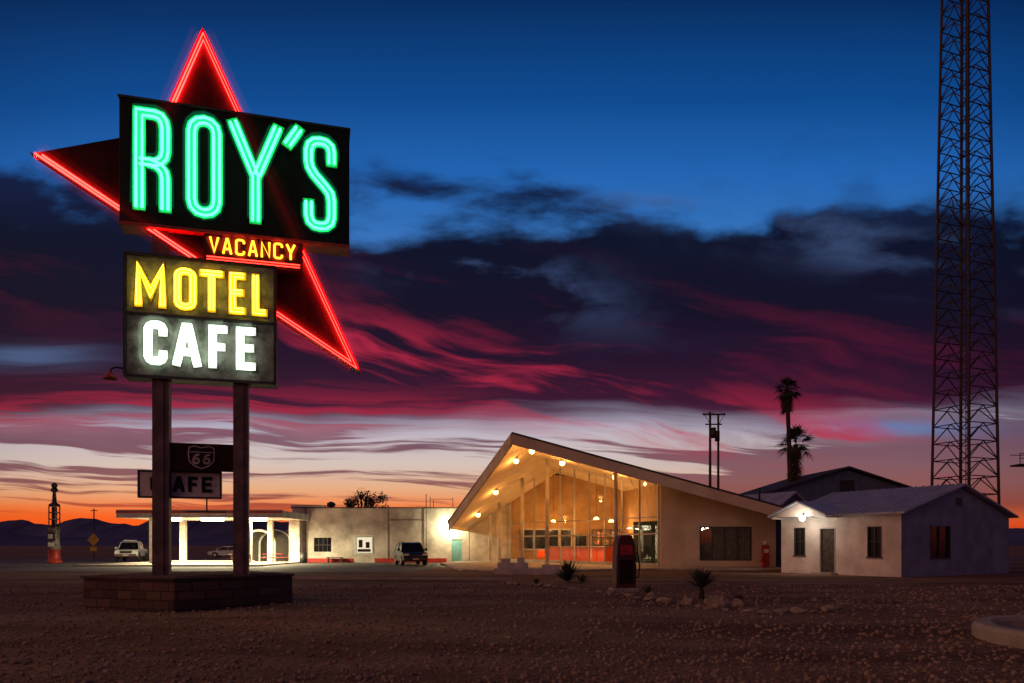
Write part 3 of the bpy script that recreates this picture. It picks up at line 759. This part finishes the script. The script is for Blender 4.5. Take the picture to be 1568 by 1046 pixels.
Rs = root('road_warning_sign', (-51.2, 88, 0))
curve('pole', [[(0, 0, 0), (0, 0, 6.1)]], .07, M_steel, Rs, 2)
prism('diamond_plate', [(-.75, 2.3), (0, 1.5), (.75, 2.3), (0, 3.1)], 'y', -.12, -.08, M_yel, Rs)
box('placard', -.4, .4, -.12, -.08, .9, 1.4, M_yel, Rs)
boxes('cross_arm', [(-.4, .4, -.05, .05, 5.8, 5.9)], M_steel, Rs)

# ------------------------------------------------------------ vehicles
def wheel(nm, x, y, r, w, par):
    n = 22; V = []; F = []
    prof = [(r*.3, w/2-.02), (r*.62, w/2-.02), (r*.66, w/2), (r*.93, w/2), (r, w/2-.04), (r, -w/2+.04), (r*.93, -w/2), (r*.3, -w/2)]
    for (q, yy_) in prof:
        for i in range(n):
            a = 2*math.pi*i/n; V.append((x+q*math.cos(a), y+yy_, r+q*math.sin(a)))
    for k in range(len(prof)-1):
        for i in range(n): F.append((k*n+i, k*n+(i+1) % n, (k+1)*n+(i+1) % n, (k+1)*n+i))
    F += [tuple(range(n)), tuple((len(prof)-1)*n+i for i in range(n))]
    mesh(nm, V, F, M_rubber, par)
    s = 1 if y > 0 else -1
    V = [(x+r*.6*math.cos(2*math.pi*i/12), y+s*(w/2+.005), r+r*.6*math.sin(2*math.pi*i/12)) for i in range(12)]
    mesh(nm+'_rim', V, [tuple(range(12))], M_chrome, par)
def vehicle(nm, loc, rz, kind, paint):
    r = root(nm, loc, rz)    # front toward +x
    if kind == 'suv':
        Lh, w = 2.4, .97
        body = [(-2.4, .45), (-2.4, 1.05), (-2.3, 1.12), (1.0, 1.14), (2.15, 1.02), (2.38, .85), (2.4, .42), (1.9, .32), (-1.9, .32)]
        cab = [(-2.3, 1.12), (-2.1, 1.72), (-1.7, 1.8), (.2, 1.8), (.45, 1.74), (1.15, 1.14)]; wb = 1.45; wr = .38
    elif kind == 'pickup':
        Lh, w = 2.8, 1.0
        body = [(-2.8, .6), (-2.8, 1.18), (1.2, 1.2), (2.5, 1.16), (2.78, 1.0), (2.8, .55), (2.2, .45), (-2.2, .5)]
        cab = [(-.9, 1.19), (-.75, 1.85), (-.5, 1.93), (.7, 1.93), (.9, 1.86), (1.5, 1.2)]; wb = 1.75; wr = .43
    else:
        Lh, w = 2.3, .9
        body = [(-2.3, .4), (-2.28, .95), (-1.6, 1.0), (1.0, .95), (2.1, .78), (2.3, .6), (2.3, .35), (1.8, .25), (-1.8, .25)]
        cab = [(-1.75, .98), (-1.1, 1.38), (-.7, 1.45), (.2, 1.45), (.5, 1.38), (1.2, .95)]; wb = 1.35; wr = .33
    prism('body', body, 'y', -w, w, paint, r, .09)
    n = len(cab); zb = min(c[1] for c in cab); zt = max(c[1] for c in cab)
    V = []
    for s in (-1, 1):
        for (x, z) in cab: V.append((x, s*(w-.06-.17*(z-zb)/(zt-zb)), z))
    F = [tuple(range(n)), tuple(range(n, 2*n))[::-1]]+[(i, n+i, n+(i+1) % n, (i+1) % n) for i in range(n)]
    mesh('greenhouse', V, F, M_glassd, r)
    top = [c for c in cab if c[1] > zb+.5*(zt-zb)]
    prism('roof_skin', [(top[0][0]-.03, top[0][1]+.0)]+[(c[0], c[1]+.03) for c in top[1:-1]]+[(top[-1][0]+.04, top[-1][1])], 'y', -(w-.22), w-.22, paint, r, .03)
    pil = []
    for s in (-1, 1):
        for (a, b) in ((cab[0], cab[1]), (cab[-1], cab[-2])):
            pil.append([(a[0], s*(w-.07), a[1]), (b[0], s*(w-.24), b[1])])
        xm = (cab[0][0]+cab[-1][0])/2; pil.append([(xm, s*(w-.06), zb), (xm, s*(w-.22), zt)])
        pil.append([(cab[1][0], s*(w-.235), cab[1][1]), (cab[-2][0], s*(w-.235), cab[-2][1])])
    curve('pillars', pil, .045, paint, r, 1)
    for i, (sx, sy) in enumerate(((1, 1), (1, -1), (-1, 1), (-1, -1))):
        N = 16
        V = [(sx*wb+(wr+.08)*math.cos(math.pi*k/N), sy*(w+.004), wr+(wr+.08)*math.sin(math.pi*k/N)) for k in range(N+1)]
        mesh('wheel_arch_%d' % i, V, [tuple(range(N+1))], M_dark, r)
        wheel('wheel_%d' % i, sx*wb, sy*(w-.08), wr, .24, r)
    fz = {'suv': .85, 'pickup': .98, 'car': .66}[kind]
    boxes('grille', [(Lh-.02, Lh+.02, -.5, .5, fz-.16, fz+.06)], M_dark, r)
    boxes('headlamps', [(Lh-.1, Lh+.01, s*.72-.18, s*.72+.18, fz-.04, fz+.1) for s in (-1, 1)], M_wht_ch, r)
    boxes('bumper', [(Lh-.05, Lh+.08, -w+.06, w-.06, fz-.42, fz-.22)], M_dark if kind != 'pickup' else M_chrome, r)
    boxes('tail_lamps', [(-Lh-.01, -Lh+.06, s*.8-.09, s*.8+.09, fz-.05, fz+.25) for s in (-1, 1)], M_redp, r)
    boxes('mirrors', [(cab[-1][0]-.35, cab[-1][0]-.15, s*(w+.12)-.1, s*(w+.12)+.1, zb+.05, zb+.24) for s in (-1, 1)], paint, r)
    boxes('plate', [(Lh+.08, Lh+.09, -.25, .25, fz-.38, fz-.26)], M_grey, r)
    if kind == 'pickup':
        boxes('bed_inside', [(-2.7, -1.0, -.85, .85, 1.19, 1.215)], M_dark, r)
        boxes('light_bar', [(.5, .6, -.6, .6, 1.99, 2.1)], M_wht_ch, r)
        boxes('roof_rack', [(-.6, .6, -.7, -.65, 1.97, 2.03), (-.6, .6, .65, .7, 1.97, 2.03), (-.55, -.5, -.7, .7, 1.99, 2.04), (-2.2, -2.1, -.8, .8, 1.7, 1.76), (-2.2, -2.1, -.8, -.74, 1.2, 1.7), (-2.2, -2.1, .74, .8, 1.2, 1.7)], M_dark, r)
    if kind == 'suv':
        boxes('roof_rails', [(-1.7, .1, s*.68-.02, s*.68+.02, 1.85, 1.89) for s in (-1, 1)], M_dark, r)
    return r
vehicle('parked_suv', (-8.2, 58, 0), R(-90+18), 'suv', M_carb)
vehicle('parked_pickup_truck', (-37.6, 71, .016), R(-72), 'pickup', M_carw)
vehicle('parked_sedan', (-37.6, 95, 0), R(184), 'car', M_carw)

# ------------------------------------------------------------ small house
H = root('small_white_house', (19.45, 35.9, 0), math.atan2(.51, .86))
def wall_x(nm, x, t, ya, yb, z0, z1, ops, m, par):
    ops = sorted(ops); L = []; c = ya
    for (a, b, d, e) in ops:
        L.append((x, x+t, c, a, z0, z1))
        if d > z0: L.append((x, x+t, a, b, z0, d))
        L.append((x, x+t, a, b, e, z1)); c = b
    L.append((x, x+t, c, yb, z0, z1)); return boxes(nm, L, m, par)
wops = [(1.03, 1.81, 1.0, 2.58), (3.71, 4.6, .1, 2.5), (5.57, 6.31, 1.04, 2.6)]
wall_x('front_wall', 0, .2, 0, 7.2, 0, 3.25, wops, M_housew, H)
M_houseshade = mat('house_stucco_shaded', (.24, .27, .40), (.15, .17, .27), .85, .9, .5, 16, detail=8)  # house stucco with the side wall's cool shade put into its colour
walls_open('gable_wall', .2, 10.6, 0, 0, 3.25, [(2.6, 4.4, .95, 2.6)], M_houseshade, H, .2)
box('corner_shade_strip', -.01, .2, -.012, -.002, 0, 3.25, M_houseshade, H)  # thin sheet carries the gable's painted shade over the front wall end
prism('gable_top', [(0.0, 3.25), (10.6, 3.25), (5.3, 4.72)], 'y', 0, .2, M_houseshade, H)
boxes('back_walls', [(.2, 10.6, 7.0, 7.2, 0, 3.25), (10.4, 10.6, .2, 7.0, 0, 3.25)], M_housew, H)
for (a, b, c, d) in wops:
    if c > .5:
        box('window_pane_%d' % int(a*10), .1, .11, a, b, c, d, M_glassd, H)
        boxes('window_frame_%d' % int(a*10), [(.03, .09, a, b, (c+d)/2-.02, (c+d)/2+.02), (.03, .09, (a+b)/2-.02, (a+b)/2+.02, c, d), (-.02, .1, a, a+.05, c, d), (-.02, .1, b-.05, b, c, d), (-.05, .1, a-.06, b+.06, c-.07, c), (-.023, .1, a, b, d-.05, d)], M_frame, H)
box('front_door', .12, .16, 3.71, 4.6, .1, 2.5, M_wood, H)
boxes('door_frame', [(-.02, .12, 3.66, 3.72, .1, 2.56), (-.02, .12, 4.59, 4.65, .1, 2.56), (-.024, .12, 3.66, 4.65, 2.5, 2.57)], M_trim, H)
box('door_step', -.6, 0, 3.5, 4.8, -.02, .1, M_conc, H)
box('gable_window_pane', 2.6, 4.4, .1, .11, .95, 2.6, M_glassd, H)
boxes('gable_window_frame', [(2.6, 4.4, .03, .09, 1.75, 1.79), (3.48, 3.52, .03, .09, .95, 2.6), (2.54, 2.6, -.02, .1, .9, 2.65), (4.4, 4.46, -.02, .1, .9, 2.65), (2.5, 4.5, -.05, .1, .88, .95)], M_frame, H)
boxes('gable_vent', [(5.0, 5.6, -.03, -.004, 3.7, 4.15)], M_frame, H)
ov = .35
mesh('roof_front_slope', [(-ov, -ov, 3.17), (5.3, -ov, 4.80), (5.3, 7.6, 4.80), (-ov, 7.6, 3.17), (-ov, -ov, 3.27), (5.3, -ov, 4.9), (5.3, 7.6, 4.9), (-ov, 7.6, 3.27)], BF, M_roof, H)
mesh('roof_back_slope', [(5.3, -ov, 4.80), (10.95, -ov, 3.17), (10.95, 7.6, 3.17), (5.3, 7.6, 4.8), (5.3, -ov, 4.9), (10.95, -ov, 3.27), (10.95, 7.6, 3.27), (5.3, 7.6, 4.9)], BF, M_roof, H)
V = []; F = []
for i in range(20):
    y = -ov+.2+i*.4; n = len(V)
    for (x, zq) in ((-ov, 3.272), (5.3, 4.902)):
        V += [(x, y, zq), (x, y+.05, zq), (x, y+.05, zq+.035), (x, y, zq+.035)]
    F += [(n, n+4, n+7, n+3), (n+3, n+7, n+6, n+2), (n+1, n+2, n+6, n+5), (n, n+3, n+2, n+1)]
mesh('roof_seams', V, F, M_roof, H)
V = [(-1.1, 3.5, 3.2), (-1.1, 5.3, 3.98), (-1.1, 7.3, 3.2), (2.4, 3.5, 3.2), (2.4, 5.3, 3.98), (2.4, 7.3, 3.2)]
V += [(a, b, c+.09) for a, b, c in V]
mesh('porch_roof', V, [(0, 1, 4, 3), (1, 2, 5, 4), (6, 9, 10, 7), (7, 10, 11, 8), (0, 6, 7, 1), (1, 7, 8, 2), (0, 3, 9, 6), (2, 8, 11, 5)], M_roof, H)
prism('porch_gable', [(3.6, 3.2), (5.3, 3.95), (7.2, 3.2)], 'x', -.9, -.8, M_housew, H)
boxes('porch_brackets', [(-.9, 0, 3.6, 3.7, 3.1, 3.2), (-.9, 0, 7.1, 7.2, 3.1, 3.2)], M_housew, H)
frustum('porch_lamp_base', (-.95, 5.0, 3.2), .06, .06, .12, M_dark, H, 10)
ball('porch_lamp_bulb', (-1.0, 5.0, 3.10), .16, L_white, H)
point('porch_light', (-1.35, 5.0, 2.95), 55, (1, .90, .66), .1, H)

def bg_house(nm, loc, rz, w, d, eave, ridge_z, mwall, mroof):
    r = root(nm, loc, rz)
    boxes('walls', [(0, w, 0, .2, 0, eave), (0, w, d-.2, d, 0, eave), (0, .2, .2, d-.2, 0, eave), (w-.2, w, .2, d-.2, 0, eave)], mwall, r)
    prism('gable_front', [(0, eave), (w, eave), (w/2, ridge_z-.1)], 'y', 0, .2, mwall, r)
    prism('gable_back', [(0, eave), (w, eave), (w/2, ridge_z-.1)], 'y', d-.2, d, mwall, r)
    o = .4; s = (ridge_z-eave)/(w/2)
    for k, (xa, xb, za, zb) in enumerate(((-o, w/2, eave-o*s, ridge_z), (w/2, w+o, ridge_z, eave-o*s))):
        mesh('roof_slope_%d' % k, [(xa, -o, za), (xb, -o, zb), (xb, d+o, zb), (xa, d+o, za), (xa, -o, za+.15), (xb, -o, zb+.15), (xb, d+o, zb+.15), (xa, d+o, za+.15)], BF, mroof, r)
    return r
M_bluew = mat('blue_grey_siding', (.10, .13, .2), (.07, .09, .15), .8, 2)
h1 = bg_house('dark_roofed_house', (20.2, 57, 0), R(4), 13.2, 10, 5.7, 7.75, M_bluew, M_roofd)
box('attic_window', 6, 7.2, -.05, 0, 5.9, 6.8, M_glassd, h1)
h2 = bg_house('back_shed', (18.5, 51.5, 0), R(30), 4.6, 6, 4.0, 5.4, M_bluew, M_roof)
box('shed_window', 1.6, 2.9, -.05, 0, 1.2, 2.6, M_glassd, h2)
frustum('roof_pipe', (1.2, 2, 5.0), .08, .08, .9, M_dark, h2)

# ------------------------------------------------------------ radio tower
T = root('lattice_radio_tower', (37.8, 60, 0), R(20))
Hh = 66
def hw(z): return 2.2-.0158*z
legs = []; br = []; rg = []
crn = [(-1, -1), (1, -1), (1, 1), (-1, 1)]
def cp(k, z): a = hw(z)/1.25; return (crn[k % 4][0]*a, crn[k % 4][1]*a, z)
for k in range(4): legs.append([cp(k, 0), cp(k, Hh)])
z = 0
while z < Hh-1.6:
    dz = 1.45
    for k in range(4):
        rg.append([cp(k, z), cp(k+1, z)])
        m = tuple((a+b)/2 for a, b in zip(cp(k, z+dz), cp(k+1, z+dz)))
        br.append([cp(k, z), m]); br.append([cp(k+1, z), m])
    z += dz
curve('legs', legs, .12, M_steel, T, 1)
curve('diagonal_bracing', br, .045, M_steel, T, 1)
curve('horizontal_rings', rg, .045, M_steel, T, 1)
lad = [[(-.25, -.3, 0), (-.25, -.3, Hh)], [(.15, -.3, 0), (.15, -.3, Hh)]]+[[(-.25, -.3, q*.6), (.15, -.3, q*.6)] for q in range(int(Hh/.6))]
curve('ladder_and_feedline', lad, .035, M_steel, T, 1)
curve('dipole_antenna', [[(-1.4, -1, 27.6), (-3.0, -1.6, 27.7), (-3.4, -1.7, 28.0)], [(-3.4, -1.7, 27.8), (-3.5, -1.7, 29.1)]], .05, M_steel, T, 1)
Y2 = root('floodlight_platform', (43.2, 60, 0))
curve('mast', [[(1.5, 0, 0), (1.5, 0, 9.0)]], .12, M_steel, Y2, 1)
boxes('deck', [(-1.2, 4, -.6, .6, 8.2, 8.35)], M_steel, Y2)
curve('railing', [[(-1.2, -.6, 9.2), (4, -.6, 9.2)], [(-1.2, -.6, 8.8), (4, -.6, 8.8)], [(-1.2, .6, 9.2), (4, .6, 9.2)]]+[[(q*.9-1.2, -.6, 8.3), (q*.9-1.2, -.6, 9.2)] for q in range(6)], .035, M_steel, Y2, 1)
U = root('utility_pole', (19.3, 70, 0))
frustum('pole_left', (0, 0, 0), .17, .11, 14.6, M_wood, U, 10); frustum('pole_right', (.85, .2, 0), .15, .1, 14.4, M_wood, U, 10)
boxes('crossarms', [(-.75, 1.45, -.2, -.08, 14.25, 14.4), (-.5, 1.1, -.2, -.08, 13.3, 13.42)], M_wood, U)
for i, x in enumerate((-.65, -.25, .25, 1.1, 1.38)): frustum('insulator_%d' % i, (x, -.14, 14.4), .05, .03, .22, M_grey, U, 8)
for i, x in enumerate((.25, .6)):
    frustum('transformer_%d' % i, (x, -.34, 12.0-.3*i), .24, .24, 1.0, M_steel, U, 12)
curve('brace_wires', [[(0, -.1, 13.4), (-.6, -.14, 14.3)], [(.85, -.1, 13.4), (1.35, -.14, 14.3)], [(0, 0, 13), (.85, .2, 12.5)]], .03, M_wood, U, 1)

# ------------------------------------------------------------ vegetation
def tri_blade(V, F, p, d, side, L, w, droop=0):
    n = len(V); p = Vector(p); d = Vector(d).normalized(); s = Vector(side).normalized()*w/2
    m = p+d*L*.5+Vector((0, 0, -droop*.25)); t = p+d*L+Vector((0, 0, -droop))
    V += [p-s*.5, p+s*.5, m+s, m-s, t]; F += [(n, n+1, n+2, n+3), (n+3, n+2, n+4)]
def palm(nm, loc, h, cr, seed, lean=.3, skirt=1.2):
    random.seed(seed); r = root(nm, loc)
    V = []; F = []; n = 12; K = 26
    for k in range(K+1):
        t = k/K; rad = (.26*(1-t)+.15*t)*(1+.08*math.sin(k*2.1)); cx = lean*t*t
        for i in range(n):
            a = 2*math.pi*i/n; V.append((cx+rad*math.cos(a), rad*math.sin(a), t*h))
    for k in range(K):
        for i in range(n): F.append((k*n+i, k*n+(i+1) % n, (k+1)*n+(i+1) % n, (k+1)*n+i))
    mesh('trunk', V, F, M_bark, r, True)
    c = Vector((lean, 0, h))
    V = []; F = []; DV = []; DF = []
    for j in range(46):
        a = random.random()*2*math.pi; el = R(random.uniform(-35, 80))
        d = Vector((math.cos(a)*math.cos(el), math.sin(a)*math.cos(el), math.sin(el)))
        pl = cr*random.uniform(.35, .6); hub = c+d*pl; side = d.cross(Vector((0, 0, 1))).normalized(); up = side.cross(d)
        tri_blade(V, F, c, d, side, pl*1.1, .05)
        for q in range(13):
            b = R(-75+150*q/12); dd = d*math.cos(b)+side*math.sin(b)+up*random.uniform(-.1, .1)
            tri_blade(V, F, hub, dd, up.cross(dd)+side*.1, cr*random.uniform(.42, .62)*(1-.25*abs(b)), .07, cr*.18)
    mesh('crown', V, F, M_leaf, r)
    for j in range(60):
        a = random.random()*2*math.pi; z = random.uniform(0, skirt)
        p = c+Vector((math.cos(a)*.15, math.sin(a)*.15, -z*.7)); d = Vector((math.cos(a)*.42, math.sin(a)*.42, -1)).normalized()
        side = Vector((-math.sin(a), math.cos(a), 0))
        for q in range(6):
            b = R(-35+70*q/5); dd = d*math.cos(b)+side*math.sin(b)
            tri_blade(DV, DF, p, dd, side, random.uniform(.6, 1.2)*cr*.6, .07)
    mesh('dead_frond_skirt', DV, DF, M_dead, r)
palm('palm_tree', (23.3, 60, 0), 14.6, 1.45, 4, -.35, 2.2)
palm('palm_tree', (23.9, 60.5, 0), 10.1, 1.9, 9, 0, 3.6)
def agave(nm, loc, rad, hgt, n, seed, w=.07, m=M_leaf):
    random.seed(seed); V = []; F = []
    for i in range(n):
        a = random.random()*2*math.pi; el = R(random.uniform(5, 85))
        d = Vector((math.cos(a)*math.cos(el), math.sin(a)*math.cos(el), math.sin(el)))
        L = rad*math.cos(el)+hgt*math.sin(el); L *= random.uniform(.75, 1.05)
        tri_blade(V, F, (0, 0, .03), d, Vector((-math.sin(a), math.cos(a), 0)), L, w, L*.15)
    o = mesh(nm, V, F, m); o.location = loc; return o
agave('agave_plant', (2.44, 31.5, 0), .85, 1.0, 120, 1, .09)
ay = agave('yucca_plant', (5.75, 21.8, .28), .7, .6, 110, 5)
frustum('yucca_trunk', (0, 0, -.32), .09, .06, .36, M_bark, ay)
agave('agave_plant', (3.0, 30.6, 0), .4, .45, 50, 8)
agave('desert_shrub', (6.2, 19.6, 0), .3, .3, 60, 12, .03, M_dead)
agave('desert_shrub', (4.4, 23.2, 0), .35, .3, 70, 13, .03, M_dead)
agave('desert_shrub', (1.0, 29.5, 0), .3, .25, 60, 14, .03, M_dead)
def tree(nm, loc, h, cr, seed):
    random.seed(seed); r = root(nm, loc); L = []
    L.append([(0, 0, 0), (.1, 0, h*.3), (0, .1, h*.55)])
    tips = []
    for i in range(12):
        a = i*.9; q = (cr*.7*math.cos(a)*random.uniform(.4, 1), cr*.7*math.sin(a)*random.uniform(.4, 1), h*random.uniform(.6, .95)); tips.append(q)
        L.append([(0, 0, h*random.uniform(.3, .5)), (q[0]*.5, q[1]*.5, q[2]*.75), q])
    curve('trunk_and_limbs', L, .09, M_bark, r, 2)
    V = []; F = []
    for q in tips+[(random.uniform(-1, 1)*cr, random.uniform(-.6, .6)*cr, h*random.uniform(.5, .9)) for _ in range(14)]:
        cs = cr*random.uniform(.16, .34)
        for _ in range(90):
            p = Vector(q)+Vector((random.gauss(0, 1), random.gauss(0, 1), random.gauss(0, .8)))*cs*.6
            d = Vector((random.uniform(-1, 1), random.uniform(-1, 1), random.uniform(-1, 1)))
            tri_blade(V, F, p, d, d.cross(Vector((.3, .2, 1))), .3, .14)
    mesh('crown', V, F, M_leaf, r)
tree('desert_tree', (-17.6, 84, 0), 8.0, 2.5, 3)

# rocks
def rockmesh(V, F, loc, s, seed):
    n = len(V); random.seed(seed)
    bm = bmesh.new(); bmesh.ops.create_icosphere(bm, subdivisions=2, radius=1)
    rot = Matrix.Rotation(random.random()*6, 3, 'Z')
    for v_ in bm.verts:
        k = 1+.45*mnoise.noise(v_.co*1.3+Vector((seed*3.7, 0, 0)))
        c = rot @ Vector((v_.co.x*s[0]*k, v_.co.y*s[1]*k, v_.co.z*s[2]*k)); V.append(tuple(c+Vector(loc)))
    for f_ in bm.faces: F.append(tuple(q.index+n for q in f_.verts))
    bm.free()
V = []; F = []
line = [(-.25, 30.3), (1.6, 27.8), (3.2, 24.0), (4.3, 20.6), (5.1, 18.0), (5.9, 17.0), (7.6, 17.4), (9.2, 19.5)]
k = 0
for a, b in zip(line[:-1], line[1:]):
    a = Vector(a); b = Vector(b); n = int((b-a).length/.42)
    for i in range(n):
        k += 1
        random.seed(k); p = a.lerp(b, (i+random.uniform(-.25, .25))/n); s = random.uniform(.08, .2)
        rockmesh(V, F, (p.x+random.uniform(-.12, .12), p.y, s*.1), (s*1.35, s*.9, s*.45), k)
mesh('rock_border', V, F, M_rock)
for i, (x, y, s) in enumerate(((5.25, 18.3, .24), (4.75, 19.4, .16), (5.9, 18.8, .14), (4.2, 21.6, .15), (5.6, 19.6, .18))):
    V = []; F = []; rockmesh(V, F, (0, 0, 0), (s*1.3, s, s*.9), 50+i); o = mesh('boulder', V, F, M_rock); o.location = (x, y, s*.5)
n = 64; V = []; F = []
prof = [(2.5, -.05), (2.5, .2), (2.44, .27), (2.22, .27), (2.16, .2), (2.16, -.05)]
for i in range(n):
    a = 2*math.pi*i/n
    for (q, z) in prof: V.append((q*math.cos(a), q*math.sin(a), z))
m_ = len(prof)
for i in range(n):
    for k in range(m_-1):
        F.append((i*m_+k, ((i+1) % n)*m_+k, ((i+1) % n)*m_+k+1, i*m_+k+1))
o = mesh('round_concrete_planter', V, F, M_conc, smooth=False); o.location = (10.45, 11.7, -.03)
cr_ = root('trash_bin', (-18.6, 64.0, 0)); frustum('drum', (0, 0, 0.005), .3, .32, .9, M_dark, cr_); frustum('rim', (0, 0, .906), .34, .34, .05, M_steel, cr_)
